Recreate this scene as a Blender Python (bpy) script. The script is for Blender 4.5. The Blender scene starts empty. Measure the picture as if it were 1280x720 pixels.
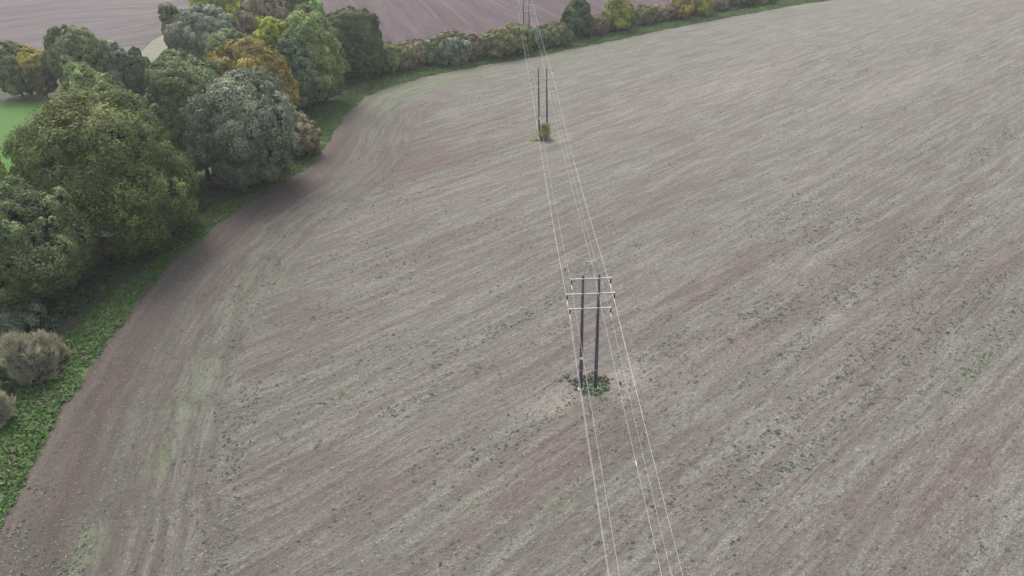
import bpy, math
import numpy as np
from mathutils import Vector, Matrix
from mathutils.geometry import delaunay_2d_cdt

S = bpy.context.scene
COL = S.collection
rng = np.random.default_rng(7)
R = math.radians

# ------------------------------------------------------------------ camera
CAMZ, FOC, PITCH, ROLL = 50.0, 905.6, R(30.897), R(-2.166)
FW = np.array([0, math.cos(PITCH), -math.sin(PITCH)])
_r = np.array([1.0, 0, 0]); _u = np.cross(_r, FW)
RT = _r*math.cos(ROLL) + _u*math.sin(ROLL)
UP = -_r*math.sin(ROLL) + _u*math.cos(ROLL)
cd = bpy.data.cameras.new('camera'); cam = bpy.data.objects.new('camera', cd); COL.objects.link(cam)
cd.sensor_fit = 'HORIZONTAL'; cd.sensor_width = 36; cd.lens = 36*FOC/1280
cd.clip_start = 0.5; cd.clip_end = 6000
cam.matrix_world = Matrix(((RT[0], UP[0], -FW[0], 0), (RT[1], UP[1], -FW[1], 0), (RT[2], UP[2], -FW[2], CAMZ), (0, 0, 0, 1)))
S.camera = cam

# ------------------------------------------------------------------ world, sun, exposure
SUN_EL, SUN_AZ = R(54), R(-22)          # azimuth from +Y, negative = to the left
w = bpy.data.worlds.new('World'); S.world = w; w.use_nodes = True
nt = w.node_tree; nt.nodes.clear()
sky = nt.nodes.new('ShaderNodeTexSky'); sky.sky_type = 'NISHITA'; sky.sun_disc = False
sky.sun_elevation = SUN_EL; sky.sun_rotation = SUN_AZ
sky.air_density = 1.0; sky.dust_density = 4.0; sky.ozone_density = 0.6; sky.altitude = 100
bg = nt.nodes.new('ShaderNodeBackground'); bg.inputs[1].default_value = 0.15
wo = nt.nodes.new('ShaderNodeOutputWorld')
hs = nt.nodes.new('ShaderNodeHueSaturation'); hs.inputs['Saturation'].default_value = 0.45     # thin cloud greys the blue
nt.links.new(sky.outputs[0], hs.inputs['Color']); nt.links.new(hs.outputs[0], bg.inputs[0]); nt.links.new(bg.outputs[0], wo.inputs[0])
sd = bpy.data.lights.new('sun', 'SUN'); sd.energy = 1.15; sd.angle = R(26); sd.color = (1.0, 0.93, 0.84)
so = bpy.data.objects.new('sun', sd); COL.objects.link(so)
sdir = Vector((math.sin(SUN_AZ)*math.cos(SUN_EL), math.cos(SUN_AZ)*math.cos(SUN_EL), math.sin(SUN_EL)))
so.rotation_euler = sdir.to_track_quat('Z', 'Y').to_euler(); so.location = (-60, 60, 120)
S.view_settings.view_transform = 'Standard'; S.view_settings.look = 'None'
S.view_settings.gamma = 1; S.view_settings.use_curve_mapping = False
S.view_settings.exposure = 1.02
S.render.engine = 'CYCLES'
S.cycles.volume_bounces = 0; S.cycles.max_bounces = 5; S.cycles.diffuse_bounces = 3
S.cycles.transmission_bounces = 2; S.cycles.glossy_bounces = 1

# ------------------------------------------------------------------ helpers
def gnd(x, y, h=0.0):
    """point of the terrain that lies under a spot of the survey picture"""
    d = FW + RT*(x-640)/FOC + UP*(360-y)/FOC
    t = (h-CAMZ)/d[2]
    return np.array([d[0]*t, d[1]*t])
def depth(p, h=0.0): return float(np.array([p[0], p[1], h-CAMZ]) @ FW)

def tag(o, label=None, cat=None, group=None, kind=None):
    if label: o['label'] = label
    if cat: o['category'] = cat
    if group: o['group'] = group
    if kind: o['kind'] = kind
    return o
def empty(name, loc, label, cat, group=None, rz=0):
    o = bpy.data.objects.new(name, None); COL.objects.link(o); o.location = loc; o.rotation_euler.z = rz
    o.empty_display_size = 0.5
    return tag(o, label, cat, group)
def link(name, me, mat, parent=None):
    o = bpy.data.objects.new(name, me); COL.objects.link(o)
    if mat: me.materials.append(mat)
    if parent: o.parent = parent
    return o
def quad_mesh(name, V, colr=None, smooth=False):
    """V (n,4,3) array of quads -> one mesh; colr (n,3)"""
    n = len(V); me = bpy.data.meshes.new(name)
    me.vertices.add(4*n); me.vertices.foreach_set('co', np.ascontiguousarray(V, np.float32).ravel())
    me.loops.add(4*n); me.loops.foreach_set('vertex_index', np.arange(4*n, dtype=np.int32))
    me.polygons.add(n); me.polygons.foreach_set('loop_start', np.arange(0, 4*n, 4, dtype=np.int32))
    me.polygons.foreach_set('loop_total', np.full(n, 4, np.int32))
    me.update(calc_edges=True)
    if colr is not None:
        a = me.color_attributes.new('leaf_colour', 'FLOAT_COLOR', 'POINT')
        c = np.ones((n, 4, 4), np.float32); c[:, :, :3] = colr[:, None, :]
        a.data.foreach_set('color', c.ravel())
    return me
class MB:
    def __init__(s): s.v = []; s.f = []
    def add(s, V, Fs):
        b = len(s.v); s.v += [tuple(x) for x in V]; s.f += [tuple(b+i for i in f) for f in Fs]
    def box(s, c, sz, bev=0.012):
        x, y, z = [q/2 for q in sz]; b = min(bev, x*.4, y*.4, z*.4)
        V = []; idx = {}
        for sx in (-1, 1):
            for sy in (-1, 1):
                for sz_ in (-1, 1):
                    for k, (dx, dy, dz) in enumerate(((0, b, b), (b, 0, b), (b, b, 0))):
                        idx[(sx, sy, sz_, k)] = len(V)
                        V.append((c[0]+sx*(x-dx), c[1]+sy*(y-dy), c[2]+sz_*(z-dz)))
        Fs = []
        I = lambda a, b_, c_, k: idx[(a, b_, c_, k)]
        for a in (-1, 1):
            Fs.append([I(a, -1, -1, 0), I(a, 1, -1, 0), I(a, 1, 1, 0), I(a, -1, 1, 0)])
            Fs.append([I(-1, a, -1, 1), I(1, a, -1, 1), I(1, a, 1, 1), I(-1, a, 1, 1)])
            Fs.append([I(-1, -1, a, 2), I(1, -1, a, 2), I(1, 1, a, 2), I(-1, 1, a, 2)])
            for q in (-1, 1):
                Fs.append([I(a, q, -1, 0), I(a, q, 1, 0), I(a, q, 1, 1), I(a, q, -1, 1)])
                Fs.append([I(a, -1, q, 0), I(a, 1, q, 0), I(a, 1, q, 2), I(a, -1, q, 2)])
                Fs.append([I(-1, a, q, 1), I(1, a, q, 1), I(1, a, q, 2), I(-1, a, q, 2)])
                for r_ in (-1, 1): Fs.append([I(a, q, r_, 0), I(a, q, r_, 1), I(a, q, r_, 2)])
        s.add(V, Fs)
    def tube(s, pts, rad, n=8, cap=True):
        pts = [Vector(p) for p in pts]
        if not hasattr(rad, '__len__'): rad = [rad]*len(pts)
        V = []
        for i, p in enumerate(pts):
            d = (pts[min(i+1, len(pts)-1)]-pts[max(i-1, 0)]).normalized()
            a = d.cross(Vector((0, 0, 1)) if abs(d.z) < .9 else Vector((1, 0, 0))).normalized(); b = d.cross(a)
            for k in range(n):
                t = 2*math.pi*k/n; V.append(p+(a*math.cos(t)+b*math.sin(t))*rad[i])
        Fs = [[i*n+k, i*n+(k+1) % n, (i+1)*n+(k+1) % n, (i+1)*n+k] for i in range(len(pts)-1) for k in range(n)]
        if cap: Fs += [list(range(n))[::-1], [(len(pts)-1)*n+k for k in range(n)]]
        s.add(V, Fs)
    def build(s, name, mat, parent=None, smooth=False):
        me = bpy.data.meshes.new(name); me.from_pydata(s.v, [], s.f)
        import bmesh
        bm = bmesh.new(); bm.from_mesh(me); bmesh.ops.recalc_face_normals(bm, faces=bm.faces); bm.to_mesh(me); bm.free()
        if smooth: me.polygons.foreach_set('use_smooth', [True]*len(me.polygons))
        return link(name, me, mat, parent)

class N:
    """tiny node-building helper"""
    def __init__(s, name):
        s.m = bpy.data.materials.new(name); s.m.use_nodes = True; s.t = s.m.node_tree; s.t.nodes.clear()
        s.out = s.new('ShaderNodeOutputMaterial'); s.b = s.new('ShaderNodeBsdfPrincipled')
        s.t.links.new(s.b.outputs[0], s.out.inputs[0])
    def new(s, t): return s.t.nodes.new(t)
    def put(s, inp, v):
        if hasattr(v, 'is_linked') or hasattr(v, 'links'): s.t.links.new(v, inp)
        else: inp.default_value = v
    def geo(s): return s.new('ShaderNodeNewGeometry').outputs['Position']
    def attr(s, n, o='Fac'): a = s.new('ShaderNodeAttribute'); a.attribute_name = n; return a.outputs[o]
    def map(s, v, sc=(1, 1, 1), rz=0, loc=(0, 0, 0)):
        m = s.new('ShaderNodeMapping'); s.put(m.inputs[0], v); m.inputs['Scale'].default_value = sc
        m.inputs['Rotation'].default_value[2] = rz; m.inputs['Location'].default_value = loc; return m.outputs[0]
    def noise(s, v, scale=1, detail=3, rough=.55, dist=0, out=0):
        n = s.new('ShaderNodeTexNoise'); s.put(n.inputs['Vector'], v); n.inputs['Scale'].default_value = scale
        n.inputs['Detail'].default_value = detail; n.inputs['Roughness'].default_value = rough
        n.inputs['Distortion'].default_value = dist; return n.outputs[out]
    def math(s, op, a, b=0.0, c=0.0, clamp=False):
        n = s.new('ShaderNodeMath'); n.operation = op; n.use_clamp = clamp
        for i, v in enumerate((a, b, c)): s.put(n.inputs[i], v)
        return n.outputs[0]
    def rng(s, v, a, b, c=0.0, d=1.0):
        n = s.new('ShaderNodeMapRange'); n.clamp = True; n.interpolation_type = 'SMOOTHSTEP'
        for i, q in enumerate((v, a, b, c, d)): s.put(n.inputs[i], q)
        return n.outputs[0]
    def mix(s, f, a, b, mode='MIX'):
        n = s.new('ShaderNodeMix'); n.data_type = 'RGBA'; n.blend_type = mode
        s.put(n.inputs[0], f)
        for i, v in ((6, a), (7, b)):
            s.put(n.inputs[i], (*v, 1) if isinstance(v, tuple) and len(v) == 3 else v)
        return n.outputs[2]
    def vmix(s, f, a, b):
        n = s.new('ShaderNodeMix'); n.data_type = 'VECTOR'; s.put(n.inputs[0], f); s.put(n.inputs[4], a); s.put(n.inputs[5], b); return n.outputs[1]
    def bump(s, h, strength=.5, dist=.1):
        n = s.new('ShaderNodeBump'); n.inputs['Strength'].default_value = strength; n.inputs['Distance'].default_value = dist
        s.put(n.inputs['Height'], h); s.t.links.new(n.outputs[0], s.b.inputs['Normal'])
    def done(s, col, rough=.9, spec=.2, metal=0):
        s.put(s.b.inputs['Base Color'], (*col, 1) if isinstance(col, tuple) and len(col) == 3 else col)
        s.put(s.b.inputs['Roughness'], rough); s.b.inputs['Specular IOR Level'].default_value = spec
        s.b.inputs['Metallic'].default_value = metal; return s.m

def vnoise(x, y, seed=0, octv=3):
    """value noise in numpy, 0..1"""
    tot = 0; amp = 1; s = 0
    for o in range(octv):
        xi = np.floor(x).astype(np.int64); yi = np.floor(y).astype(np.int64); fx = x-xi; fy = y-yi
        fx = fx*fx*(3-2*fx); fy = fy*fy*(3-2*fy)
        def h(a, b):
            k = (a*374761393+b*668265263+(seed+o)*1442695041) & 0xffffffff
            k = ((k ^ (k >> 13))*1274126177) & 0xffffffff
            return ((k ^ (k >> 16)) & 0xffff)/65535.0
        v = (h(xi, yi)*(1-fx)+h(xi+1, yi)*fx)*(1-fy)+(h(xi, yi+1)*(1-fx)+h(xi+1, yi+1)*fx)*fy
        tot = tot+v*amp; s += amp; amp *= .5; x = x*2.03+11.3; y = y*2.03+5.7
    return tot/s

# ------------------------------------------------------------------ plan of the place (metres)
edge_px = [(20, 625), (60, 545), (100, 480), (150, 410), (200, 345), (250, 300), (310, 256), (365, 223), (398, 196), (420, 162), (442, 134), (480, 112), (540, 95),
           (600, 83), (660, 73), (740, 57), (810, 42), (870, 30), (940, 17), (1000, 6), (1040, 0)]
E0 = [np.array([-22., -40.]), np.array([-34., 0.]), np.array([-42., 28.])] + [gnd(*p) for p in edge_px]
d_ = E0[-1]-E0[-3]; d_ /= np.linalg.norm(d_); E0 += [E0[-1]+d_*60, E0[-1]+d_*160+np.array([0, 10.]), E0[-1]+d_*320+np.array([0, 30.])]
def catmull(P, step=1.0):
    P = [2*P[0]-P[1]]+list(P)+[2*P[-1]-P[-2]]; out = []
    for i in range(1, len(P)-2):
        n = max(2, int(np.linalg.norm(P[i+1]-P[i])/step))
        for t in np.arange(n)/n:
            out.append(.5*((2*P[i])+(-P[i-1]+P[i+1])*t+(2*P[i-1]-5*P[i]+4*P[i+1]-P[i+2])*t*t+(-P[i-1]+3*P[i]-3*P[i+1]+P[i+2])*t**3))
    out.append(P[-2]); return np.array(out)
EDGE = catmull(E0, 0.9)
EDGE += (np.stack([vnoise(np.arange(len(EDGE))*.21, np.zeros(len(EDGE)), 3), vnoise(np.arange(len(EDGE))*.23, np.ones(len(EDGE)), 4)], 1)-.5)*1.1
EDGE_S = np.concatenate([[0], np.cumsum(np.linalg.norm(np.diff(EDGE, axis=0), axis=1))])
def edge_sd(P):
    """arc length and distance to the field edge (positive inside the field)"""
    s = np.zeros(len(P)); d = np.zeros(len(P))
    T = np.gradient(EDGE, axis=0); T /= np.linalg.norm(T, axis=1)[:, None]
    for i in range(0, len(P), 4000):
        q = P[i:i+4000]; D = ((q[:, None, :]-EDGE[None])**2).sum(2); k = D.argmin(1)
        r = q-EDGE[k]; cr = T[k, 0]*r[:, 1]-T[k, 1]*r[:, 0]
        s[i:i+4000] = EDGE_S[k]+(r*T[k]).sum(1); d[i:i+4000] = np.sqrt(D[np.arange(len(q)), k])*np.where(cr < 0, 1, -1)
    return s, d
ROWA = R(39.5)
RC, RS = math.cos(ROWA), math.sin(ROWA)
def rowuv(P): return P[:, 0]*RC+P[:, 1]*RS, -P[:, 0]*RS+P[:, 1]*RC

def blob(P, px, r_al, r_ac):
    c = gnd(*px); q = P-c; u = q[:, 0]*RC+q[:, 1]*RS; v = -q[:, 0]*RS+q[:, 1]*RC
    return np.exp(-((u/r_al)**2+(v/r_ac)**2))
def along_edge(P, sd, px, r_s, r_d):
    c = gnd(*px)[None]; s0, d0 = edge_sd(c)
    return np.exp(-(((sd[0]-s0)/r_s)**2+((sd[1]-d0)/r_d)**2))

# ------------------------------------------------------------------ sheets of land
def sheet(name, poly, z, mat, spacing=None, fn=None, clip=None):
    poly = np.asarray(poly)
    pts = [Vector(p) for p in poly]; n = len(pts)
    if spacing:
        x0, y0 = poly.min(0); x1, y1 = poly.max(0)
        gx = np.arange(x0, x1, spacing)
        X, Y = np.meshgrid(gx, np.arange(y0, y1, spacing)); G = np.stack([X.ravel(), Y.ravel()], 1)
        G += (rng.random(G.shape)-.5)*spacing*.5
        # inside test
        ins = np.zeros(len(G), bool)
        a = poly; b = np.roll(poly, -1, 0)
        for (ax, ay), (bx, by) in zip(a, b):
            if ay == by: continue
            c = ((ay > G[:, 1]) != (by > G[:, 1])) & (G[:, 0] < (bx-ax)*(G[:, 1]-ay)/(by-ay)+ax); ins ^= c
        G = G[ins]
        D = np.full(len(G), 1e9)
        for i in range(0, len(G), 4000): D[i:i+4000] = ((G[i:i+4000, None]-poly[None])**2).sum(2).min(1)
        G = G[D > (spacing*.35)**2]
        pts += [Vector(p) for p in G]
    r = delaunay_2d_cdt(pts, [], [list(range(n))], 1, 1e-5)
    V = np.array([(v.x, v.y) for v in r[0]]); me = bpy.data.meshes.new(name)
    me.from_pydata([(x, y, z) for x, y in V], [], r[2])
    if fn: fn(me, V)
    o = link(name, me, mat); o['kind'] = 'structure'
    if me.polygons[0].normal.z < 0: me.flip_normals()
    return o

# --- stubble field
red_b = [((540, 205), 11, 5), ((700, 545), 9, 2.0), ((760, 560), 6, 2), ((950, 420), 14, 2.2), ((1120, 300), 20, 3), ((930, 335), 14, 2), ((620, 640), 9, 1.5), ((1190, 600), 9, 1.2),
         ((560, 300), 12, 2), ((640, 480), 8, 2), ((500, 600), 8, 1.6), ((430, 600), 6, 2), ((1050, 640), 9, 1), ((1080, 440), 10, 1.2), ((880, 620), 6, .9), ((720, 420), 6, 1.8), ((1250, 330), 20, 2.5),
         ((820, 250), 22, 3), ((590, 160), 14, 3)]
grn_b = [((1150, 115), 30, 5), ((1250, 150), 25, 4), ((1030, 350), 12, 1.6), ((960, 470), 7, 1.6), ((1230, 420), 16, 2.2), ((600, 560), 8, 1.5), ((560, 640), 9, 1.5), ((820, 690), 7, 1), ((740, 215), 18, 2.5),
         ((900, 250), 24, 3), ((1190, 480), 12, 1.4), ((450, 250), 12, 3), ((980, 180), 26, 3), ((470, 400), 8, 2), ((400, 500), 6, 1.6), ((680, 650), 8, 1.2)]
def field_attr(me, V):
    sd = edge_sd(V); s, d = sd
    u, v = rowuv(V)
    a = me.attributes.new('headland', 'FLOAT_VECTOR', 'POINT')
    a.data.foreach_set('vector', np.stack([s, d, np.zeros(len(V))], 1).astype(np.float32).ravel())
    soil_falloff = np.zeros(len(V)); gr = np.zeros(len(V)); pale = np.zeros(len(V))
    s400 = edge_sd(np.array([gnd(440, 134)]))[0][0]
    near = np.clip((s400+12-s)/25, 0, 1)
    soil_falloff += np.exp(-(d/4.2)**2)*1.0*near + np.exp(-(d/22)**2)*.85*near + np.exp(-(d/2)**2)*.1*(1-near)  # bare margin soil; wide term puts the near-left light falloff into the colour
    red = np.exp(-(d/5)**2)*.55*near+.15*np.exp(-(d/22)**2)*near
    for p, a_, b_ in red_b: q = blob(V, p, a_*1.15, b_); red += .9*q; soil_falloff += .45*q
    for p, a_, b_ in grn_b: gr += .55*blob(V, p, a_, b_)
    for p, a_, b_, k in (((352, 345), 7, 1.2, 1.1), ((232, 500), 5, 1.0, .8), ((192, 620), 2.8, .55, 1.5), ((270, 545), 2.6, .4, 1.0), ((200, 560), 6, .8, .7), ((100, 695), 2.5, .8, 1.8), ((300, 370), 8, 2, .6), ((255, 450), 6, 1.5, .5),
                        ((165, 560), 6, 1.2, .5), ((400, 260), 12, 2, .5), ((520, 110), 25, 4, .5), ((480, 150), 20, 4, .35)): gr += (.95 if k > .9 else 1.2)*k*along_edge(V, sd, p, a_*1.9, b_*.9)
    gr += (1-near)*(.75*np.exp(-((d-6)/7)**2)+.3*np.exp(-((d-25)/12)**2))
    for p, a_, b_, k in (((700, 501), 3.2, 1.2, 1.7), ((776, 480), 2.8, 1.5, 1.5), ((790, 455), 3, .7, .6), ((690, 178), 5, 2.2, .8), ((1010, 330), 4, 1.2, .7), ((1040, 400), 4, 1, .6), ((1160, 450), 5, 1, .5), ((1000, 505), 8, 1.0, .6),
                         ((860, 470), 9, 2, .35), ((1120, 110), 30, 5, .5), ((930, 100), 40, 8, .4), ((500, 260), 20, 4, .25)): pale += k*blob(V, p, a_, b_)
    P = {'soil_falloff': soil_falloff, 'green': gr, 'pale': pale, 'red': red}
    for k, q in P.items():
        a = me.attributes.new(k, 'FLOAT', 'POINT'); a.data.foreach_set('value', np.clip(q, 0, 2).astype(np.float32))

m = N('stubble_soil'); pos = m.geo()
hl = m.attr('headland', 'Vector')
inner = m.map(pos, rz=-ROWA)
sep = m.new('ShaderNodeSeparateXYZ'); m.t.links.new(hl, sep.inputs[0])
wob = m.noise(pos, .09, 2)
dd = m.math('ADD', sep.outputs[1], m.math('MULTIPLY', wob, 12.0))
dd = m.math('MULTIPLY_ADD', m.noise(pos, .8, 4, .8), 7.0, dd)
hm = m.math('LESS_THAN', dd, 27.5)
# gentle wobble of the rows so they are not ruled lines
wv = m.noise(m.map(pos, (.02, .02, 1)), 1, 2, out=1)
wsub = m.new('ShaderNodeVectorMath'); wsub.operation = 'MULTIPLY_ADD'; m.t.links.new(wv, wsub.inputs[0]); wsub.inputs[1].default_value = (0, 2.2, 0)
base = m.vmix(hm, inner, hl); m.t.links.new(base, wsub.inputs[2]); rv = wsub.outputs[0]
n_band = m.noise(m.map(rv, (.012, .16, 0)), 1, 3, .6)
n_row = m.noise(m.map(rv, (.09, .8, 0)), 1, 5, .68)
n_fine = m.noise(m.map(rv, (1.5, 2.8, 0)), 1, 4, .75)
n_grain = m.noise(pos, 3.4, 4, .8)
n_patch = m.noise(pos, .045, 4, .6)
n_clod = m.noise(m.map(rv, (1.5, 2.1, 0)), 1, 3, .6)
soil_falloffA, greenA, paleA = m.attr('soil_falloff'), m.attr('green'), m.attr('pale')
n_g2 = m.noise(m.map(rv, (6.0, 8.0, 0)), 1, 3, .7)
n_g3 = m.noise(pos, 1.7, 3, .7)
row = m.rng(n_row, .38, .62)
f = m.math('MULTIPLY_ADD', n_band, .7, m.math('MULTIPLY', n_patch, .5))
f = m.math('MULTIPLY_ADD', row, .34, f)
f = m.math('MULTIPLY_ADD', soil_falloffA, -.34, f)
f = m.math('MULTIPLY_ADD', paleA, .25, f)
cover = m.rng(f, .34, 1.06)
soil_falloff_c = m.mix(m.math('MULTIPLY', soil_falloffA, .9, clamp=True), m.mix(n_patch, (.165, .132, .122), (.142, .118, .108)), (.082, .066, .064))  # dark end is bare soil plus the painted light falloff of the headland
mulch = m.mix(n_fine, (.162, .150, .134), (.220, .208, .187))
c = m.mix(m.math('MULTIPLY_ADD', cover, .8, .1), soil_falloff_c, mulch)
# green-grey regrowth film
gband = m.rng(m.noise(m.map(rv, (.02, .28, 0), loc=(7, 3, 0)), 1, 4, .65), .40, .64, 0, .6)
gf = m.math('MULTIPLY', m.math('ADD', gband, m.math('MULTIPLY', greenA, m.rng(n_row, .30, .58, .35, 1.2))), m.rng(n_fine, .38, .62), clamp=True)
c = m.mix(m.math('MULTIPLY', gf, .78), c, m.mix(m.rng(greenA, .7, 1.7), (.148, .178, .122), (.140, .205, .085)))
c = m.mix(m.math('MULTIPLY', paleA, .42, clamp=True), c, (.34, .275, .24))
c = m.mix(m.math('MULTIPLY', m.math('MULTIPLY', m.attr('red'), m.rng(n_row, .36, .56, .35, 1.0)), .52, clamp=True), c, (.188, .130, .120))
# straw flecks: dense on the rows, sparse on bare soil
thr = m.math('MULTIPLY_ADD', cover, -.06, .575)
thr = m.math('MULTIPLY_ADD', row, -.035, thr)
thr = m.math('MULTIPLY_ADD', soil_falloffA, .018, thr)
mixg = m.math('MULTIPLY_ADD', n_g2, .6, m.math('MULTIPLY', n_grain, .4))
fl = m.rng(mixg, thr, m.math('ADD', thr, .08)); c = m.mix(m.math('MULTIPLY', fl, .72), c, m.mix(m.rng(n_band, .45, .6), (.365, .347, .315), (.305, .332, .278)))
# shade between clods painted into the colour, plus small dark weeds
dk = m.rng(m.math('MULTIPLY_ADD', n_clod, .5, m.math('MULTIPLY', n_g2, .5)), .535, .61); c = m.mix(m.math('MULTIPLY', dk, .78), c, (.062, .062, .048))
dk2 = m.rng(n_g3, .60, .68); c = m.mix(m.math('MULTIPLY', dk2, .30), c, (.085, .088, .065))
line = m.noise(m.map(rv, (.03, .75, 0), loc=(0, 9, 0)), 1, 2, .6)
line2 = m.noise(m.map(rv, (.012, .30, 0), loc=(3, 5, 0)), 1, 2, .65)
l2 = m.math('MULTIPLY', m.rng(line2, .46, .38), m.rng(n_row, .62, .42)); c = m.mix(m.math('MULTIPLY', l2, .22), c, (.115, .10, .088))
l3 = m.math('MULTIPLY', m.rng(line2, .54, .62), m.rng(n_row, .38, .6)); c = m.mix(m.math('MULTIPLY', l3, .05), c, (.36, .35, .31))
lf = m.math('MULTIPLY', m.rng(line, .42, .30), m.rng(n_fine, .40, .60)); c = m.mix(m.math('MULTIPLY', lf, .55), c, (.095, .08, .07))
hgt = m.math('MULTIPLY_ADD', n_g2, .5, m.math('MULTIPLY_ADD', n_grain, .6, m.math('MULTIPLY_ADD', n_row, 1.2, m.math('MULTIPLY', n_clod, .6))))
m.bump(hgt, 1.0, .35)
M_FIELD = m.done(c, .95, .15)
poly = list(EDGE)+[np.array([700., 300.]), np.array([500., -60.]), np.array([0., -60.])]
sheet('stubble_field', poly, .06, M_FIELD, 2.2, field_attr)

# --- verge of grass round the field
outer_px = [(0, 520), (60, 440), (110, 402), (150, 362), (200, 318), (240, 280), (300, 244), (352, 208), (378, 180), (392, 150), (420, 122), (470, 100), (540, 84), (600, 76), (660, 66), (740, 48), (810, 33), (870, 22), (940, 9), (990, 0)]
O0 = [np.array([-40., -30.]), np.array([-55., 15.])]+[gnd(*p) for p in outer_px]+[gnd(1035, -8), E0[-3]+np.array([-4., 6]), E0[-2]+np.array([-4., 6]), E0[-1]+np.array([-4., 6])]
OUT = catmull(O0, 2.0)
OUT += (np.stack([vnoise(np.arange(len(OUT))*.4, np.zeros(len(OUT)), 13), vnoise(np.arange(len(OUT))*.4, np.ones(len(OUT)), 14)], 1)-.5)*2.5
def leafcol(n): return n
m = N('verge_turf'); pos = m.geo()
a = m.noise(pos, .5, 4, .6); b = m.noise(pos, 5, 3, .7); cpat = m.noise(pos, .12, 3)
c = m.mix(m.rng(a, .35, .65), (.07, .11, .045), (.12, .185, .05)); c = m.mix(m.rng(b, .4, .7), c, (.07, .095, .04))
c = m.mix(m.rng(cpat, .5, .7, 0, .5), c, (.12, .12, .065)); m.bump(b, .8, .15)
M_VERGE = m.done(c)
sheet('grass_verge', list(EDGE)+list(OUT[::-1]), .03, M_VERGE)

m = N('rough_ground'); pos = m.geo()
a = m.noise(pos, .35, 5, .65); c = m.mix(a, (.035, .045, .025), (.085, .085, .055)); c = m.mix(m.rng(m.noise(pos, .03, 3), .45, .6), c, (.055, .08, .035))
m.bump(m.noise(pos, 3, 3), .7, .2)
M_GROUND = m.done(c)
g = bpy.data.meshes.new('ground'); q = 2500
g.from_pydata([(-q, -q/2, 0), (q, -q/2, 0), (q, q*1.5, 0), (-q, q*1.5, 0)], [], [(0, 1, 2, 3)])
link('ground', g, M_GROUND)['kind'] = 'structure'

# --- pasture left
m = N('pasture'); pos = m.geo()
a = m.noise(pos, .08, 4); b = m.noise(pos, 2, 4, .7)
c = m.mix(a, (.048, .120, .022), (.070, .165, .028)); c = m.mix(m.rng(b, .35, .7, 0, .35), c, (.06, .12, .04)); m.bump(b, .5, .1)
sheet('meadow', [gnd(-260, 130), gnd(100, 127), gnd(210, 128), gnd(215, 150), gnd(150, 230), gnd(60, 300), gnd(-200, 330), gnd(-420, 260)], .03, m.done(c))
# --- ploughed land behind
def plough(name, poly, ang, sc_al, dist, cols, lines):
    m = N(name+'_soil'); pos = m.geo(); rv = m.map(pos, rz=-R(ang))
    wv = m.noise(pos, .012, 2, out=1); vm = m.new('ShaderNodeVectorMath'); vm.operation = 'MULTIPLY_ADD'
    m.t.links.new(wv, vm.inputs[0]); vm.inputs[1].default_value = (0, dist, 0); m.t.links.new(rv, vm.inputs[2]); rv = vm.outputs[0]
    a = m.noise(m.map(rv, (.012, .16, 0)), 1, 4, .6); b = m.noise(m.map(rv, (sc_al, .9, 0)), 1, 4, .7); g_ = m.noise(pos, 2.2, 3, .7)
    ff = m.math('MULTIPLY_ADD', a, .8, m.math('MULTIPLY', b, .7)); ff = m.math('MULTIPLY_ADD', g_, .3, ff)
    c = m.mix(m.rng(ff, .72, 1.12), cols[0], cols[1])
    if lines:
        l = m.noise(m.map(rv, (.006, .32, 0), loc=(0, 4, 0)), 1, 1, .5); c = m.mix(m.rng(l, .36, .30, 0, .5), c, (.085, .055, .055))
        l2 = m.noise(m.map(rv, (.008, .36, 0), loc=(0, 31, 0)), 1, 1, .5); c = m.mix(m.rng(l2, .62, .72, 0, .28), c, (.19, .145, .14))
    m.bump(m.math('ADD', b, g_), .8, .25)
    return sheet(name, poly, .03, m.done(c, .95, .12))
plough('ploughed_field', [gnd(330, 62), gnd(470, 78), gnd(560, 60), gnd(640, 50), gnd(700, 40), gnd(800, 14), gnd(900, -2), gnd(1000, -18), np.array([330., 520.]), np.array([250., 900.]), np.array([-150., 900.]), gnd(330, -60)],
       -74, .06, 6, ((.064, .047, .050), (.104, .080, .083)), True)
plough('ploughed_field', [gnd(-300, 96), gnd(-60, 78), gnd(80, 82), gnd(165, 76), gnd(178, 62), gnd(190, 50), gnd(210, 38), gnd(300, 40), gnd(300, -70), np.array([-170., 900.]), np.array([-900., 900.]), np.array([-900., 280.])],
       28, .12, 60, ((.080, .066, .066), (.150, .132, .128)), False)
m = N('track_turf'); pos = m.geo(); a = m.noise(pos, .3, 4, .65)
c = m.mix(a, (.115, .125, .08), (.20, .195, .145)); m.bump(a, .4, .1)
sheet('grass_track', [gnd(150, 92), gnd(176, 66), gnd(190, 51), gnd(212, 39), gnd(250, 33), gnd(260, 90), gnd(200, 100)], .05, m.done(c))

# ------------------------------------------------------------------ foliage
m = N('foliage'); lc = m.attr('leaf_colour', 'Color')
m.t.nodes.remove(m.b)
df = m.new('ShaderNodeBsdfDiffuse'); tr = m.new('ShaderNodeBsdfTranslucent'); gl = m.new('ShaderNodeBsdfGlossy'); gl.inputs['Roughness'].default_value = .5
for nd in (df, tr): m.t.links.new(lc, nd.inputs[0])
gl.inputs[0].default_value = (.8, .85, .9, 1)
x1 = m.new('ShaderNodeMixShader'); x1.inputs[0].default_value = .14; m.t.links.new(df.outputs[0], x1.inputs[1]); m.t.links.new(tr.outputs[0], x1.inputs[2])
x2 = m.new('ShaderNodeMixShader'); x2.inputs[0].default_value = .018; m.t.links.new(x1.outputs[0], x2.inputs[1]); m.t.links.new(gl.outputs[0], x2.inputs[2])
m.t.links.new(x2.outputs[0], m.out.inputs[0]); M_LEAF = m.m
m = N('bark'); pos = m.geo(); a = m.noise(m.map(pos, (8, 8, 1.5)), 1, 4)
m.bump(a, .6, .03); M_BARK = m.done(m.mix(a, (.06, .05, .04), (.17, .15, .12)))
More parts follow.
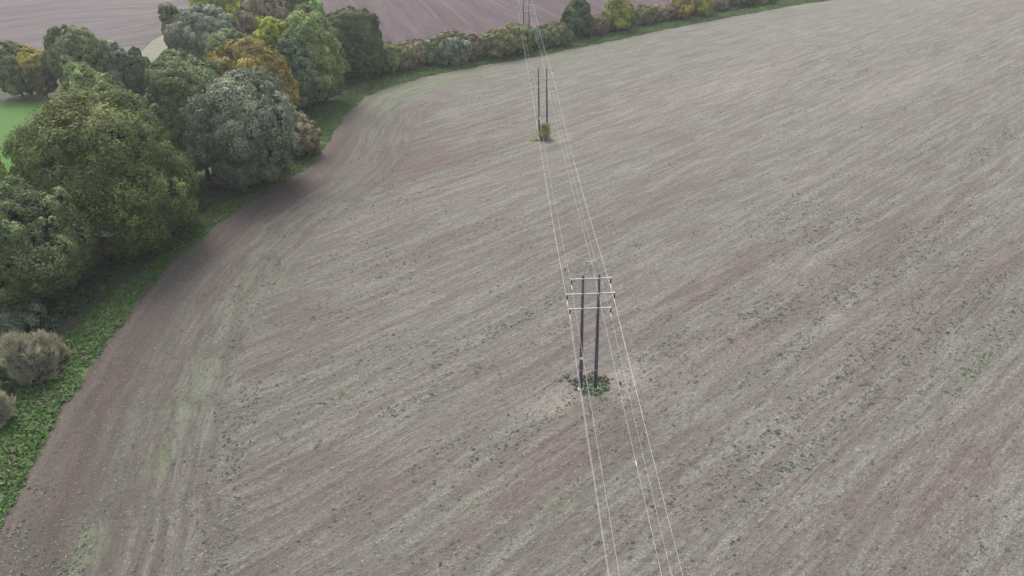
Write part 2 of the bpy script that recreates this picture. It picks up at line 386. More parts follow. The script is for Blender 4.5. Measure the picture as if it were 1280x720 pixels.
m = N('dead_wood'); M_DEAD = m.done((.42, .40, .35), .8)

def unit(n):
    v = rng.normal(size=(n, 3)); return v/np.linalg.norm(v, axis=1)[:, None]
def leaves(P, Nrm, size, aspect=1.6, up=0.0):
    """quads at P roughly facing Nrm"""
    n = len(P); nn = Nrm/np.maximum(np.linalg.norm(Nrm, axis=1)[:, None], 1e-6)
    t = unit(n); t[:, 2] += up; t -= nn*(t*nn).sum(1)[:, None]; t /= np.maximum(np.linalg.norm(t, axis=1)[:, None], 1e-6)
    b = np.cross(nn, t); s = size*(.6+.8*rng.random(n))[:, None]
    L = t*s*aspect*.5; W = b*s*.5
    return np.stack([P-L, P+W*.9+L*.1, P+L, P-W*.9+L*.1], 1)

def crown_cloud(c, rx, ry, rz, lobe, nsub, nleaf, size, cols, flat=.0, lowcut=-.75, autumn=None, twig=False):
    """lobes on an ellipsoid, sub-lobes on every lobe, leaves on every sub-lobe"""
    c = np.array(c, float); rm = (rx+ry)/2
    area = 4*math.pi*((rx*ry)**1.6/3+(rx*rz)**1.6/3+(ry*rz)**1.6/3)**(1/1.6)
    K = max(6, int(area/(math.pi*(lobe*.8)**2)*1.15))
    d = unit(K*3); d = d[d[:, 2] > lowcut]; keep = []
    for q in d:
        if all(((q-k)*(rx, ry, rz))@((q-k)*(rx, ry, rz)) > (lobe*1.12)**2 for k in keep): keep.append(q)
        if len(keep) >= K: break
    d = np.array(keep)
    lr = lobe*(.72+.75*rng.random(len(d))**1.2)
    push = .76+.34*rng.random(len(d))
    if twig: push = .50+.62*rng.random(len(d))
    LC = c+d*np.array([rx, ry, rz])*push[:, None]-d*lr[:, None]*.55
    LC[:, 2] -= flat*0
    ltint = rng.random(len(d))
    V = []; C = []
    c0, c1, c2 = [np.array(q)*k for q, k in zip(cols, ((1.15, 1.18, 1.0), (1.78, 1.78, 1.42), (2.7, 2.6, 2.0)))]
    for i in range(len(d)):
        ns = max(4, int(nsub*(lr[i]/lobe)**2)); sdv = unit(ns*2); sdv = sdv[(sdv@d[i]) > -.35][:ns]; ns = len(sdv)
        sr = lr[i]*(.28+.2*rng.random(ns)); SC = LC[i]+sdv*lr[i]*(.75+.3*rng.random(ns))[:, None]
        st = rng.random(ns)
        nl = nleaf; ld = unit(ns*nl).reshape(ns, nl, 3); outw = (sdv+d[i]*.6)[:, None, :]
        dotp = (ld*outw).sum(2); ld = np.where((dotp < -.2)[..., None], -ld, ld)
        P = SC[:, None]+ld*(sr[:, None]*(.6+.55*rng.random((ns, nl))))[..., None]
        Nn = ld*.9+outw*.55+np.array([0, 0, .15])+unit(ns*nl).reshape(ns, nl, 3)*.42
        P = P.reshape(-1, 3); Nn = Nn.reshape(-1, 3)
        if twig:
            out = ld.reshape(-1, 3)+np.array([0, 0, .9])
            t = out/np.linalg.norm(out, axis=1)[:, None]; b = np.cross(t, unit(len(t))); b /= np.linalg.norm(b, axis=1)[:, None]
            s = (.6+.8*rng.random(len(P)))[:, None]*size
            Q = np.stack([P-t*s*1.6, P+b*s*.14, P+t*s*1.6, P-b*s*.14], 1)
        else: Q = leaves(P, Nn, size)
        tt = np.clip(.42*ltint[i]+.38*np.repeat(st, nl)+.46*rng.random(len(P))-.12, 0, 1)[:, None]
        cc = np.where(tt < .5, c0+(c1-c0)*tt*2, c1+(c2-c1)*(tt-.5)*2)
        if autumn is not None:
            acol, thr, wid = autumn
            k = np.clip((d[i][2]+.25*(ltint[i]-.5)-thr)/wid, 0, 1)*(.5+.5*rng.random(len(P)))
            cc = cc*(1-k[:, None])+np.array(acol)*k[:, None]*(.7+.5*rng.random((len(P), 1)))
        V.append(Q); C.append(cc)
    V = np.concatenate(V); C = np.concatenate(C)
    ok = V[:, :, 2].min(1) > .03
    return V[ok], C[ok], LC

GREEN = dict(
    oak=((.024, .041, .017), (.048, .074, .027), (.112, .132, .050)),
    ash=((.033, .052, .026), (.062, .086, .040), (.120, .142, .074)),
    pale=((.055, .082, .034), (.095, .130, .052), (.165, .200, .085)),
    grey=((.046, .066, .052), (.080, .102, .080), (.165, .180, .145)),
    blue=((.032, .054, .034), (.056, .084, .052), (.100, .130, .085)),
    dark=((.020, .036, .020), (.036, .058, .028), (.066, .090, .040)),
    orange=((.075, .064, .022), (.150, .122, .034), (.235, .195, .055)),
    yelgr=((.075, .095, .020), (.135, .165, .025), (.22, .24, .04)),
    brown=((.055, .048, .038), (.095, .080, .062), (.155, .130, .095)),
    olive=((.045, .049, .025), (.072, .078, .038), (.12, .12, .062)),
    oliv2=((.22, .21, .14), (.26, .25, .17), (.30, .28, .2)),
    straw=((.20, .195, .17), (.21, .20, .175), (.20, .195, .17)),
    lime=((.06, .12, .03), (.10, .19, .05), (.15, .26, .08)),
)
def trunk_mesh(h, r, spread, lobes):
    mb = MB(); top = h*.62; pts = []; 
    lean = rng.normal(size=2)*.03
    n = 6
    for i in range(n):
        t = i/(n-1); pts.append((lean[0]*top*t+rng.normal()*.06*r, lean[1]*top*t+rng.normal()*.06*r, top*t-.15*(i == 0)))
    mb.tube(pts, [r*(1.45 if i == 0 else 1.0)*(1-.72*i/(n-1)) for i in range(n)], 9)
    for L in lobes[:: max(1, len(lobes)//14)]:
        z0 = h*(.18+.35*rng.random()); a = np.array([lean[0]*z0, lean[1]*z0, z0]); b = np.array(L)*.96; mid = a*.45+b*.55; mid[2] += .06*h*rng.random()
        if b[2] < z0: b[2] = z0+.3
        mb.tube([a, a*.75+mid*.25, mid, b], [r*.42, r*.33, r*.2, r*.05], 6)
    return mb
def tree(name, label, cat, x, base_y, top_y, hw, pal, shift=(0, 0), depthk=1.0, low=.10, lobe=None, dens=1.0, size=None, group='trees along the field edge', autumn=None, hmul=1.0, trunk=True, twig=False, xb=None, lowcut=-.8, bot=None):
    """x/base_y: where the stem stands; top_y, hw: crown top and half width as surveyed"""
    # the crown is an ellipsoid whose outline, seen from the survey point, spans top_y..bot_y and x-hw..x+hw
    bot = base_y+(.12*hw if bot is None else 0) if bot is None else bot
    th, ph = np.meshgrid(np.linspace(0, math.pi, 25), np.linspace(0, 2*math.pi, 32)); SPH = np.stack([np.sin(th)*np.cos(ph), np.sin(th)*np.sin(ph), np.cos(th)], -1).reshape(-1, 3)
    gx, gy = float(x), bot-(bot-top_y)*.15; h = 6.0; rx = hw*depth(gnd(gx, gy))/FOC
    for _ in range(60):
        p = gnd(gx, gy); rzz = h*(1-low)/2; Q = SPH*np.array([rx, rx*depthk, rzz])+np.array([p[0], p[1], h*low+rzz-CAMZ])
        zq = Q@FW; xs = 640+FOC*(Q@RT)/zq; ys = 360-FOC*(Q@UP)/zq; sc = FOC/depth(p)
        gx += (x-(xs.max()+xs.min())/2)*.5; rx *= 1+.5*(2*hw/(xs.max()-xs.min())-1)
        gy = min(gy+(bot-ys.max())*.4, bot); h = max(.5, h+(ys.min()-top_y)/sc*.6)
    z = depth(p); h *= hmul; rx *= .92
    e = empty(name, (p[0], p[1], 0), label, cat, group)
    zb = h*low; rz = (h-zb)/2
    lb = lobe if lobe else max(.55, min(2.5, .20*rx+.42)); sz = size if size else max(.20, min(.42, z*.0020))
    nl = max(10, int(48*dens)); nsub = int(max(8, min(26, (lb/.5)**1.6*3.1)))
    V, C, LC = crown_cloud((0, 0, zb+rz), rx, rx*depthk, rz, lb, nsub, nl, sz, GREEN[pal] if isinstance(pal, str) else pal, autumn=autumn, twig=twig, lowcut=lowcut)
    # interior fill: darkest leaf tone puts the shade of crown gaps into colour
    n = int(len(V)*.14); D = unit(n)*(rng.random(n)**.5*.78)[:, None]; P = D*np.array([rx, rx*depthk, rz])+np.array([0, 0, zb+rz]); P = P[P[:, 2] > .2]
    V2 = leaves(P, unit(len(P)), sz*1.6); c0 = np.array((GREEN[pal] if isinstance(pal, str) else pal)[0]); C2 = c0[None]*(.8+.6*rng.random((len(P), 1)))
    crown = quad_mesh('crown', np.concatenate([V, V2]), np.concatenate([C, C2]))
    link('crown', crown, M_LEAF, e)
    if trunk: trunk_mesh(h, max(.06, rx*.055), rx, [tuple(q) for q in LC]).build('trunk', M_BARK, e, True)
    return e, h, rx

T = tree
# left group, front to back
T('ash_tree', 'tall grey-green tree at the left picture edge, nearest of the big trees', 'tree', 22, 372, 232, 92, 'ash', dens=1.1, low=.04)
e, h, rx = T('oak_tree', 'biggest dark green oak with knobbly crown and yellowish top', 'tree', 127, 300, 128, 117, 'oak', dens=1.25, low=.03, autumn=((.17, .15, .05), .55, .8))  # upper lobes tinted yellow-olive
mb = MB()
for k in range(9):
    a = np.array([rx*.30+rng.normal()*.4, -rx*.93, h*.30]); b = a+np.array([rng.normal()*.9, -.5, 1.2*rng.random()+.3]); mb.tube([a, (a+b)/2+rng.normal(size=3)*.15, b], [.05, .04, .015], 5)
mb.build('dead_branch', M_DEAD, e)
T('oak_tree', 'right-hand lower oak crown leaning over the verge beside the biggest oak', 'tree', 203, 286, 194, 43, 'oak', low=.02, dens=1.15)
T('field_maple', 'light green small tree at the left picture edge in front of the meadow', 'tree', -12, 265, 188, 30, 'yelgr')
T('willow_tree', 'pale rounded tree rising directly behind the biggest oak', 'tree', 121, 192, 90, 46, 'pale', low=.02)
T('willow_tree', 'small pale tree between the biggest oak and the large twin-toned tree', 'tree', 192, 232, 142, 36, 'pale', low=.02)
T('ash_tree', 'large mid-green tree left of the silvery tree and under the orange one', 'tree', 240, 218, 72, 56, 'ash', low=.02, dens=1.1, autumn=((.15, .17, .08), .6, .6))
T('whitebeam_tree', 'large silvery grey-green tree overhanging the verge in the middle of the row', 'tree', 305, 224, 92, 66, 'grey', low=.01, dens=1.2)
T('maple_tree', 'orange and yellow autumn tree behind the silvery tree', 'tree', 312, 158, 56, 56, 'orange', low=.05, dens=1.1)
T('lime_tree', 'bright yellow-green topped tree standing behind the orange tree', 'tree', 342, 118, 24, 28, 'yelgr', low=.1)
T('hazel_tree', 'mid-green bushy tree left of the yellow-green top', 'tree', 292, 112, 37, 34, 'ash', low=.05)
T('willow_tree', 'tall pale green tree left of the dark round tree', 'tree', 389, 124, 14, 38, 'pale', low=.03, dens=1.1)
T('alder_tree', 'blue-green tree beneath the tall pale tree at the verge bend', 'tree', 365, 140, 52, 32, 'blue', low=.03)
T('oak_tree', 'dark green rounded tree at the start of the hedge, with brownish top', 'tree', 442, 92, 8, 38, 'dark', low=.02, dens=1.15, autumn=((.09, .085, .035), .3, .7))
T('hawthorn_bush', 'grey-brown bush beside the silvery tree where the verge bends', 'bush', 377, 192, 146, 23, 'brown', low=.0, trunk=False, group='bushes along the field edge')
T('sapling', 'small bright green slender tree between the tall pale tree and the dark one', 'tree', 398, 62, -2, 11, 'lime', low=.1)
T('yew_tree', 'very dark tree at the top edge beyond the tall pale tree', 'tree', 374, 46, -32, 20, 'dark', low=.05)
T('ash_tree', 'grey-green large tree at the top of the row beside the pale track', 'tree', 254, 78, 8, 42, 'grey', low=.02)
T('hawthorn_tree', 'brownish-green narrow tree at the row end nearest the pale track', 'tree', 218, 84, 2, 17, 'olive', low=.02)
T('oak_tree', 'green and yellow tree at the top edge above the grey-green one', 'tree', 276, 50, -24, 40, 'yelgr', low=.05)
T('hornbeam_tree', 'brownish-grey tree at the top edge right of the grey-green one', 'tree', 330, 62, -5, 32, 'brown', low=.05)
T('hazel_bush', 'mid-green bush below the grey-green tree at the left side of the row', 'bush', 222, 120, 62, 27, 'ash', low=.0, trunk=False, group='bushes along the field edge')
T('elder_bush', 'small grey-green bush in the gap behind the pale small tree', 'bush', 205, 150, 108, 18, 'olive', low=.0, trunk=False, group='bushes along the field edge')
# row behind the meadow
gm = 'trees behind the meadow'
T('ash_tree', 'grey-green tree at the left end of the row behind the meadow', 'tree', 16, 117, 55, 30, 'ash', low=.02, group=gm)
T('maple_tree', 'tree with a golden top in the row behind the meadow', 'tree', 48, 120, 60, 22, 'olive', low=.02, group=gm, autumn=((.50, .40, .07), .15, .3))
T('oak_tree', 'tallest broad domed tree in the row behind the meadow', 'tree', 100, 118, 35, 42, 'ash', low=.02, group=gm, autumn=((.15, .16, .06), .5, .6), dens=1.15)
T('oak_tree', 'shorter greyish tree right of the broad domed tree behind the meadow', 'tree', 143, 114, 55, 25, 'grey', low=.02, group=gm)
T('hawthorn_tree', 'dark small tree at the right end of the row by the pale track', 'tree', 173, 117, 64, 20, 'dark', low=.02, group=gm)
T('hawthorn_bush', 'low dark bush between the row behind the meadow and the main tree belt', 'bush', 196, 117, 84, 15, 'brown', low=.0, group=gm, trunk=False)
# bushes bottom left
gb = 'pale shrubs by the verge'
T('willow_shrub', 'pale grey twiggy shrub on the verge at lower left', 'shrub', 36, 474, 416, 37, 'straw', low=.0, group=gb, trunk=False, size=.30, dens=.6, twig=True, lobe=1.0)
T('blackthorn_shrub', 'grey-green shrub with bare twig tips behind the pale twiggy shrub', 'shrub', 5, 425, 378, 52, 'grey', low=.0, group=gb, trunk=False, dens=1.2)
T('willow_shrub', 'tan shrub cut by the left picture edge, lowest in the photo', 'shrub', -4, 530, 492, 17, 'straw', low=.0, group=gb, trunk=False, size=.28, dens=.6, twig=True, lobe=.8)

T('willow_shrub', 'small pale twiggy clump on the right side of the pale grey shrub', 'shrub', 66, 452, 424, 15, 'straw', low=.0, group=gb, trunk=False, size=.28, dens=.5, twig=True, lobe=.7)
T('willow_shrub', 'twiggy clump between the pale grey shrub and the left picture edge', 'shrub', 8, 462, 420, 20, 'straw', low=.0, group=gb, trunk=False, size=.28, dens=.5, twig=True, lobe=.8)
T('hawthorn_bush', 'dark low bush filling the gap under the small pale trees behind the biggest oak', 'bush', 160, 158, 118, 24, 'olive', low=.0, group='bushes along the field edge', trunk=False)
# hedge between the field and the ploughed land
gh = 'bushes of the hedgerow behind the field'
hedge = [
 (484, 92, 56, 16, 'ash', 'hedge bush touching the dark round tree'),
 (500, 90, 57, 12, 'olive', 'green-grey hedge bush between the dark tree and the brown bush'),
 (517, 85, 53, 16, 'brown', 'reddish-brown hedge bush, first brown one from the dark tree'),
 (541, 82, 51, 15, 'ash', 'green hedge bush between the brown and the tall grey one'),
 (566, 80, 42, 20, 'grey', 'tall grey hedge bush right of the green one'),
 (590, 75, 44, 12, 'brown', 'thin brown hedge bush beside the gap in the hedge'),
 (605, 74, 47, 9, 'dark', 'small dark hedge bush right of the gap'),
 (624, 72, 37, 20, 'olive', 'olive hedge bush with yellowing top left of the wires'),
 (648, 66, 30, 15, 'ash', 'hedge bush with pale top behind the wires'),
 (670, 62, 36, 14, 'blue', 'low green hedge bush right of the wires'),
 (692, 58, 31, 17, 'olive', 'broad olive hedge bush left of the round green tree'),
 (745, 45, 20, 13, 'brown', 'brownish hedge bush right of the round green tree'),
 (799, 31, 9, 17, 'olive', 'olive hedge bush right of the yellow-green one'),
 (824, 26, 6, 17, 'brown', 'brown-green hedge bush left of the orange one'),
 (898, 14, -6, 12, 'brown', 'low bush in the hedge right of the orange ones'),
 (925, 10, -8, 14, 'dark', 'dark hedge bush close to the top edge of the photo'),
 (952, 6, -10, 14, 'ash', 'last hedge bush before the hedge leaves the photo'),
]
for (x, by, ty, hw, pal, lab) in hedge:
    T('hedge_bush', lab, 'hedge bush', x, by-3, ty, hw*1.32, pal, low=.0, group=gh, trunk=False, size=.5, lobe=1.0, depthk=.8,
      autumn=((.24, .20, .09), .55, .5) if x in (624, 500, 648, 692, 566) else None)
T('hawthorn_tree', 'round green tree standing up from the hedge right of the wires', 'tree', 722, 45, 1, 18, 'dark', low=.0, group=gh)
T('field_maple', 'yellow-green tree in the hedge right of the round green tree', 'tree', 773, 36, -2, 19, 'yelgr', low=.0, group=gh, autumn=((.20, .19, .06), .0, .5))
T('maple_tree', 'orange autumn tree in the hedge, left of a pair', 'tree', 852, 22, -12, 14, 'orange', low=.0, group=gh)
T('maple_tree', 'green and orange tree in the hedge, right of a pair', 'tree', 877, 18, -14, 14, 'yelgr', low=.0, group=gh, autumn=((.32, .20, .04), .1, .5))

# --- brambles and grass of the verge
def scatter_clumps(name, centers, rad, hgt, nleaf, size, cols, label, cat, up=0., aspect=1.6, zmin=.03, zb=.3):
    n = len(centers); c0, c1, c2 = [np.array(q) for q in cols]
    d = unit(n*nleaf).reshape(n, nleaf, 3); d[..., 2] = np.abs(d[..., 2])
    rr = (rad if hasattr(rad, '__len__') else np.full(n, rad))
    P = np.zeros((n, nleaf, 3)); k = rr[:, None]*(.55+.5*rng.random((n, nleaf)))
    P[..., 0] = centers[:, 0, None]+d[..., 0]*k; P[..., 1] = centers[:, 1, None]+d[..., 1]*k; P[..., 2] = .08+d[..., 2]*k*hgt
    Nn = d+unit(n*nleaf).reshape(n, nleaf, 3)*.6+np.array([0, 0, zb])
    P = P.reshape(-1, 3); V = leaves(P, Nn.reshape(-1, 3), size, aspect, up)
    t = np.clip(.55*np.repeat(rng.random(n), nleaf)+.45*rng.random(n*nleaf), 0, 1)[:, None]
    C = np.where(t < .5, c0+(c1-c0)*t*2, c1+(c2-c1)*(t-.5)*2)
    V[:, :, 2] = np.maximum(V[:, :, 2], zmin+.01+.02*rng.random(V.shape[:2]))
    return V, C
def inpoly(G, poly):
    ins = np.zeros(len(G), bool); a = poly; b = np.roll(poly, -1, 0)
    for (ax, ay), (bx, by) in zip(a, b):
        if ay == by: continue
        ins ^= ((ay > G[:, 1]) != (by > G[:, 1])) & (G[:, 0] < (bx-ax)*(G[:, 1]-ay)/(by-ay)+ax)
    return ins
def stuff(name, parts, label, cat):
    o = link(name, quad_mesh(name, np.concatenate([p[0] for p in parts]), np.concatenate([p[1] for p in parts])), M_LEAF)
    return tag(o, label, cat, None, 'stuff')
vp = np.concatenate([EDGE, OUT[::-1]])
G = np.stack([rng.uniform(-75, 135, 150000), rng.uniform(15, 300, 150000)], 1)
gs, gd = edge_sd(G)
ing = inpoly(G, vp)
# brambles: band behind the verge, ragged into it
nz = vnoise(G[:, 0]*.16, G[:, 1]*.16, 21)
sOut, dOut = gs, gd
distO = np.full(len(G), 99.)
for i in range(0, len(G), 5000): distO[i:i+5000] = np.sqrt(((G[i:i+5000, None]-OUT[None])**2).sum(2).min(1))
sgn = np.where(ing, distO, -distO)          # positive on the grass
br = (sgn < -1.2+3.2*(nz-.55)*2) & (sgn > -8) & (gd < -1.0)
B = G[br]; B = B[rng.random(len(B)) < .48]
V1 = scatter_clumps('b', B, .55+.75*rng.random(len(B)), .85, 34, .30, ((.030, .050, .026), (.055, .085, .040), (.10, .135, .062)), '', '')
stuff('bramble', [V1], 'dark low brambles filling the strip between the trees and the grass verge', 'brambles')
gg = ing & (sgn > -.5) & (gd < -.15)
Gp = G[gg]; dn = np.clip(1.4-np.linalg.norm(Gp-np.array([-40, 60]), axis=1)/220, .35, 1); Gp = np.repeat(Gp, 6, 0)+rng.normal(size=(len(Gp)*6, 2))*.35; Gp = Gp[(Gp[:, 1] < 110) | (rng.random(len(Gp)) < .5)]
ss, ddv = edge_sd(Gp); Gp = Gp[ddv < .75*(vnoise(Gp[:, 0]*1.1, Gp[:, 1]*1.1, 61)-.35)]
nz2 = vnoise(Gp[:, 0]*.3, Gp[:, 1]*.3, 5)
hi = nz2 > .56
VA = scatter_clumps('g', Gp[~hi], .22+.28*rng.random((~hi).sum()), .8, 9, .15, ((.045, .085, .028), (.085, .15, .042), (.13, .21, .065)), '', '', up=1.2, aspect=2.2)
VB = scatter_clumps('g', Gp[hi], .25+.3*rng.random(hi.sum()), .9, 9, .16, ((.055, .105, .030), (.085, .155, .040), (.13, .215, .065)), '', '', up=1.2, aspect=2.2)
kk = rng.random(len(Gp)) < .03
VC = scatter_clumps('g', Gp[kk], .3+.3*rng.random(kk.sum()), 1.0, 8, .24, ((.10, .10, .055), (.14, .135, .08), (.19, .18, .12)), '', '', up=1.6, aspect=2.6)
stuff('verge_grass', [VA, VB, VC], 'bright green rough grass of the verge curving along the field edge', 'grass')

# --- crop regrowth and weeds in the stubble
n = 420000
G = np.stack([rng.uniform(-60, 140, n), 22+rng.random(n)**1.5*190], 1)
q = np.stack([G[:, 0], G[:, 1], np.full(n, -CAMZ)], 1); zz = q@FW; sx = 640+FOC*(q@RT)/zz; sy = 360-FOC*(q@UP)/zz
G = G[(sx > -60) & (sx < 1340) & (sy > -20) & (sy < 760)]
gs, gd = edge_sd(G); ok = gd > .6; G = G[ok]; gs = gs[ok]; gd = gd[ok]
u, v = rowuv(G); hd = gd < 20
uu = np.where(hd, gs, u); vv = np.where(hd, gd, v)
nA = vnoise(uu*.06, vv*.55, 31, 4); nB = vnoise(uu*.02+50, vv*.12, 41, 2)
wp = np.zeros(len(G))
for p, a_, b_, k in (((1000, 430), 9, 1.3, .5), ((1040, 370), 7, .9, .6), ((970, 400), 8, 1.0, .45), ((930, 475), 5, .7, .45), ((1190, 400), 10, 1.0, .4), ((1240, 440), 8, .7, .4), ((1010, 560), 5, .5, .5), ((970, 600), 4, .45, .5), ((1200, 480), 6, .6, .4),
                     ((560, 560), 5, .8, .35), ((620, 560), 5, 1, .35), ((740, 540), 4, .6, .35), ((690, 520), 4, .8, .35), ((820, 440), 6, .8, .4), ((1180, 340), 10, 1, .35), ((1090, 640), 5, .5, .35), ((1220, 690), 4, .5, .4), ((1190, 560), 6, .5, .3),
                     ((480, 440), 5, .8, .25), ((980, 300), 9, 1, .3), ((1240, 180), 18, 2, .25), ((1120, 150), 20, 2, .2), ((600, 620), 6, .5, .3), ((450, 620), 4, .5, .3), ((880, 560), 5, .5, .3)): wp += k*blob(G, p, a_, b_)
ms = along_edge(G, (gs, gd), (290, 660), 4, .5)*.6+along_edge(G, (gs, gd), (300, 560), 8, .8)*.35+along_edge(G, (gs, gd), (100, 690), 2.2, .9)*.9+along_edge(G, (gs, gd), (150, 560), 9, 1.2)*.2
sc = nA*.55+nB*.4+wp*.75+ms*.7+.42*(vnoise(G[:, 0]*.9, G[:, 1]*.9, 77, 2)-.28)
pw = np.clip((sc-.60)*3.2, 0, 1)**1.3+.02
sel = rng.random(len(G)) < pw*.5
W = G[sel]; print('weeds', len(W))
k1 = rng.random(len(W)) < .35
VW = scatter_clumps('w', W[~k1], .06+.16*rng.random((~k1).sum())**2, .5, 8, .10, ((.11, .135, .085), (.16, .185, .125), (.27, .295, .22)), '', '', zmin=.06, zb=1.0)
VW2 = scatter_clumps('w', W[k1], .06+.22*rng.random(k1.sum())**3, .6, 12, .11, ((.06, .08, .05), (.10, .125, .08), (.20, .23, .165)), '', '', zmin=.06, zb=.7)
stuff('weeds', [VW, VW2], 'grey-green weed seedlings scattered in rows over the stubble field', 'weeds')
# straw and clods
sel = (rng.random(len(G)) < .30) & (G[:, 1] < 110)
W = G[sel]; nW = len(W); P = np.zeros((nW, 3)); P[:, :2] = W; P[:, 2] = .09
Nn = unit(nW)*.9+np.array([0, 0, .8]); VS = leaves(P, Nn, .085, 2.2); VS[:, :, 2] = np.maximum(VS[:, :, 2], .065+.01*rng.random((nW, 4)))
kk = rng.random((nW, 1)); CS = np.array([.17, .152, .13])+np.array([.19, .18, .16])*kk
o = stuff('straw', [(VS, CS)], 'pale straw stalks lying all over the stubble field', 'straw')

# ------------------------------------------------------------------ power line
m = N('creosoted_wood'); pos = m.geo(); a = m.noise(m.map(pos, (9, 9, .6)), 1, 4, .6)
m.bump(a, .4, .02); M_POLE = m.done(m.mix(a, (.06, .06, .07), (.13, .128, .14)), .8)
m = N('galvanised_steel'); a = m.noise(m.geo(), 6, 3); M_STEEL = m.done(m.mix(a, (.30, .30, .31), (.42, .42, .43)), .55, .4, .25)
m = N('insulator_glaze'); M_INS = m.done((.045, .035, .04), .3, .5)
m = N('fitting_alloy'); M_CLAMP = m.done((.62, .60, .60), .5, .4, .2)
m = N('conductor'); M_WIRE = m.done((.52, .50, .49), .6, .3, .1)
m = N('plate_paint'); M_PLATE = m.done((.75, .73, .68), .5)
m = N('collar_concrete'); a = m.noise(m.geo(), 14, 3); M_CONC = m.done(m.mix(a, (.35, .33, .30), (.55, .53, .5)), .9)
HTOP = (13.95, 12.22, 10.50); HALF = (1.98, 2.42, 2.12); DROP = .78
P1, P2 = gnd(735, 487), gnd(679, 173.5)
sp = P2-P1; P3 = P2+sp; P0 = P1-sp+np.array([-.25, 0])
def pylon(P, label, rz=0):
    e = empty('power_pylon', (P[0], P[1], .06), label, 'pylon', 'wooden twin-pole pylons of the power line', rz)
    for s in (-1, 1):
        mb = MB(); x0, x1 = s*.80, s*.80
        mb.tube([(x0, 0, -.4), (x0, 0, 3), (x1, 0, 8), (x1, 0, 14.25)], [.205, .19, .165, .125], 14)
        p = mb.build('pole', M_POLE, e, True)
        if s < 0:
            mb = MB(); mb.box((x0, -.205, 4.3), (.30, .03, .34)); mb.build('warning_plate', M_PLATE, p)
        mb = MB(); mb.tube([(x0, 0, -.05), (x0, 0, .16), (x0, 0, .22)], [.36, .34, .25], 14); mb.build('base_collar', M_CONC, p)
        for zc in (2.6,):
            mb = MB(); mb.tube([(x0, 0, zc), (x0, 0, zc+.08)], [.215, .215], 14); mb.build('climbing_guard', M_STEEL, p)
    for k, (z, hf) in enumerate(zip(HTOP, HALF)):
        mb = MB(); mb.box((0, -.20, z), (2*hf, .13, .12), .01)
        for xx in (-hf+.06, hf-.06): mb.box((xx, -.06, z-.02), (.09, .2, .07), .01)
        for xx in (-.8, .8): mb.box((xx, .19, z), (.34, .05, .12), .01)
        mb.build('crossarm', M_STEEL, e)
        for s in (-1, 1):
            xx = s*(hf-.06); mb = MB()
            prof = [(0, .02)]; n = 6; z0 = z-.045
            mb.tube([(xx, 0, z0+.02), (xx, 0, z0-.08)], .02, 6)
            for i in range(n):
                zt = z0-.08-i*.092
                mb.tube([(xx, 0, zt), (xx, 0, zt-.03), (xx, 0, zt-.055), (xx, 0, zt-.092)], [.035, .05, .12, .035], 12)
            ins = mb.build('insulator', M_INS, e)
            mb = MB(); zc = z-DROP+.045
            mb.tube([(xx, 0, zc+.06), (xx, 0, zc-.03)], .025, 6)
            mb.tube([(xx, -.75, zc-.07), (xx, -.4, zc-.05), (xx, 0, zc-.04), (xx, .4, zc-.05), (xx, .75, zc-.07)], [.028, .04, .05, .04, .028], 8)
            mb.build('clamp', M_CLAMP, ins)
    mb = MB()
    for s in (-1, 1): mb.tube([(s*.80, 0, 14.1), (s*.36, 0, 15.72)], .05, 8)
    mb.box((0, 0, 15.75), (1.0, .09, .10)); mb.build('earth_bracket', M_STEEL, e)
    return e
pylon(P1, 'nearest twin-pole wooden pylon with weeds round its feet')
pylon(P2, 'second twin-pole wooden pylon with an olive bush at its foot')
pylon(P3, 'farthest twin-pole pylon rising behind the hedge at the top edge')
# beyond the third pylon the line swings left and leaves the picture
d4 = gnd(622, 2, 9.4)-(P3+np.array([-2.1, 0])); d4 /= np.linalg.norm(d4); P4 = P3+d4*85
t3 = np.array([-d4[1], d4[0]]); t3 = -t3 if t3[0] < 0 else t3
rt = [((-1, 0), 'upper left power cable hung from the top crossarms'), ((-1, 1), 'outermost left power cable hung from the long middle crossarms'), ((-1, 2), 'lower left power cable hung from the lowest crossarms'),
      ((1, 0), 'upper right power cable hung from the top crossarms'), ((1, 1), 'outermost right power cable hung from the long middle crossarms'), ((1, 2), 'lower right power cable hung from the lowest crossarms'),
      ((0, 0), 'earth wire along the pylon tops above all the power cables')]
for (s, k), lab in rt:
    off = s*(HALF[k]-.06) if s else 0.0; z = (HTOP[k]-DROP+.06) if s else 15.86
    nodes = [np.array([P0[0]+off, P0[1], z]), np.array([P1[0]+off, P1[1], z]), np.array([P2[0]+off, P2[1], z]), np.array([P3[0]+off, P3[1], z]),
             np.array([P4[0]+off*t3[0], P4[1]+off*t3[1], z])]
    pts = []
    for i in range(4):
        a, b = nodes[i], nodes[i+1]; sag = 1.35 if s else 1.05
        for t in np.arange(40)/40: q = a+(b-a)*t; q[2] -= 4*sag*t*(1-t); pts.append(q)
    pts.append(nodes[-1])
    mb = MB(); mb.tube(pts, .0085, 6)
    o = mb.build('earth_wire' if s == 0 else 'power_cable', M_WIRE, None, True); tag(o, lab, 'cable', 'cables of the power line')
    if s == 0:
        i = 26; a, b = pts[i], pts[i+1]; mb = MB(); c_ = b; d = (b-a)/np.linalg.norm(b-a)
        mb.tube([c_-d*.25, c_-d*.1, c_+d*.1, c_+d*.25], [.012, .026, .026, .012], 8); mb.build('joint_sleeve', M_CLAMP, o)

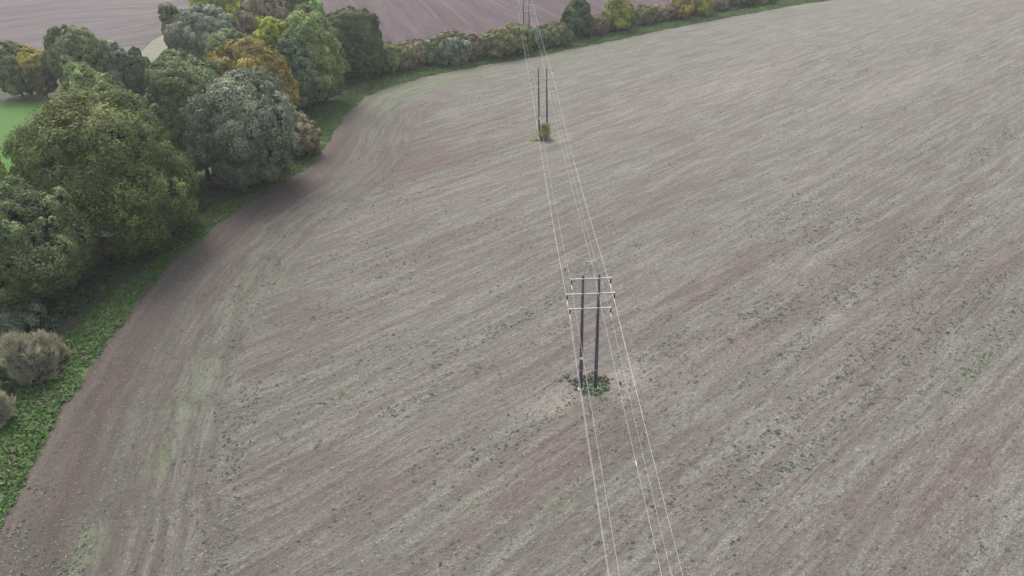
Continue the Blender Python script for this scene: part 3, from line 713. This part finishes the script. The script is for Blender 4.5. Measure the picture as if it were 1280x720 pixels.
# weeds and bush at the pylon feet
c = P1+np.array([.5, .2]); n = 110; ang = rng.random(n)*6.28; rr = rng.random(n)**.8*(.55+.6*vnoise(ang*1.3, ang*0, 8))
Wc = c+np.stack([np.cos(ang)*rr*2.3, np.sin(ang)*rr*1.2], 1)
sp_ = scatter_clumps('w', Wc, .14+.2*rng.random(n), .9, 14, .17, ((.08, .115, .055), (.12, .165, .085), (.18, .24, .13)), '', '', zmin=.06)
Wd = c+np.array([.3, 1.3])+rng.normal(size=(40, 2))*np.array([1.1, .3])
sp2 = scatter_clumps('w', Wd, .2+.2*rng.random(40), 1.1, 14, .2, ((.07, .07, .05), (.11, .105, .08), (.17, .16, .13)), '', '', zmin=.06)
stuff('nettle_patch', [sp_, sp2], 'green weed patch round the feet of the nearest pylon', 'weeds')
z2 = depth(P2)
T('broom_bush', 'olive twiggy bush growing between the poles of the second pylon', 'bush', 680, 173.5, 155, 7.2, 'oliv2', low=0., group='bush by the pylon', trunk=False, size=.22, lobe=.5, dens=.8, twig=True)
Wt = gnd(669, 175)+rng.normal(size=(22, 2))*np.array([.55, .3])
tf = scatter_clumps('t', Wt, .2+.15*rng.random(22), 1., 22, .2, ((.15, .25, .03), (.25, .38, .05), (.34, .48, .08)), '', '', zmin=.06)
o = link('grass_tuft', quad_mesh('grass_tuft', *tf), M_LEAF); tag(o, 'bright lime-green grass tuft at the left foot of the second pylon', 'grass tuft')
q0 = np.append(gnd(582, 73), .15); mb = MB(); ax = np.array([3.2, .5, .1])
mb.tube([q0, q0+ax*.5+np.array([0, 0, .2]), q0+ax], [.13, .10, .05], 7)
for k in range(5):
    a = q0+ax*(.15+.16*k)+np.array([0, 0, .12]); mb.tube([a, a+np.array([.5, .3*rng.normal(), .45]), a+np.array([1.1, .5*rng.normal(), .5+.3*rng.random()])], [.06, .045, .02], 5)
tag(mb.build('dead_branch', M_DEAD), 'pale broken branch lying in the gap of the hedge', 'branch')

# ------------------------------------------------------------------ air
hz = bpy.data.materials.new('haze_air'); hz.use_nodes = True; t = hz.node_tree; t.nodes.clear()
pv = t.nodes.new('ShaderNodeVolumePrincipled'); pv.inputs['Color'].default_value = (.93, .93, .96, 1); pv.inputs['Density'].default_value = .00024; pv.inputs['Anisotropy'].default_value = .35
om = t.nodes.new('ShaderNodeOutputMaterial'); t.links.new(pv.outputs[0], om.inputs['Volume'])
mb = MB(); L = 2600
mb.add([(x, y, z) for x in (-L, L) for y in (-L/2-50, L*1.5+50) for z in (-1.0, 60.0)], [(0, 1, 3, 2), (4, 6, 7, 5), (0, 4, 5, 1), (2, 3, 7, 6), (0, 2, 6, 4), (1, 5, 7, 3)])
o = mb.build('haze', hz); o['kind'] = 'stuff'
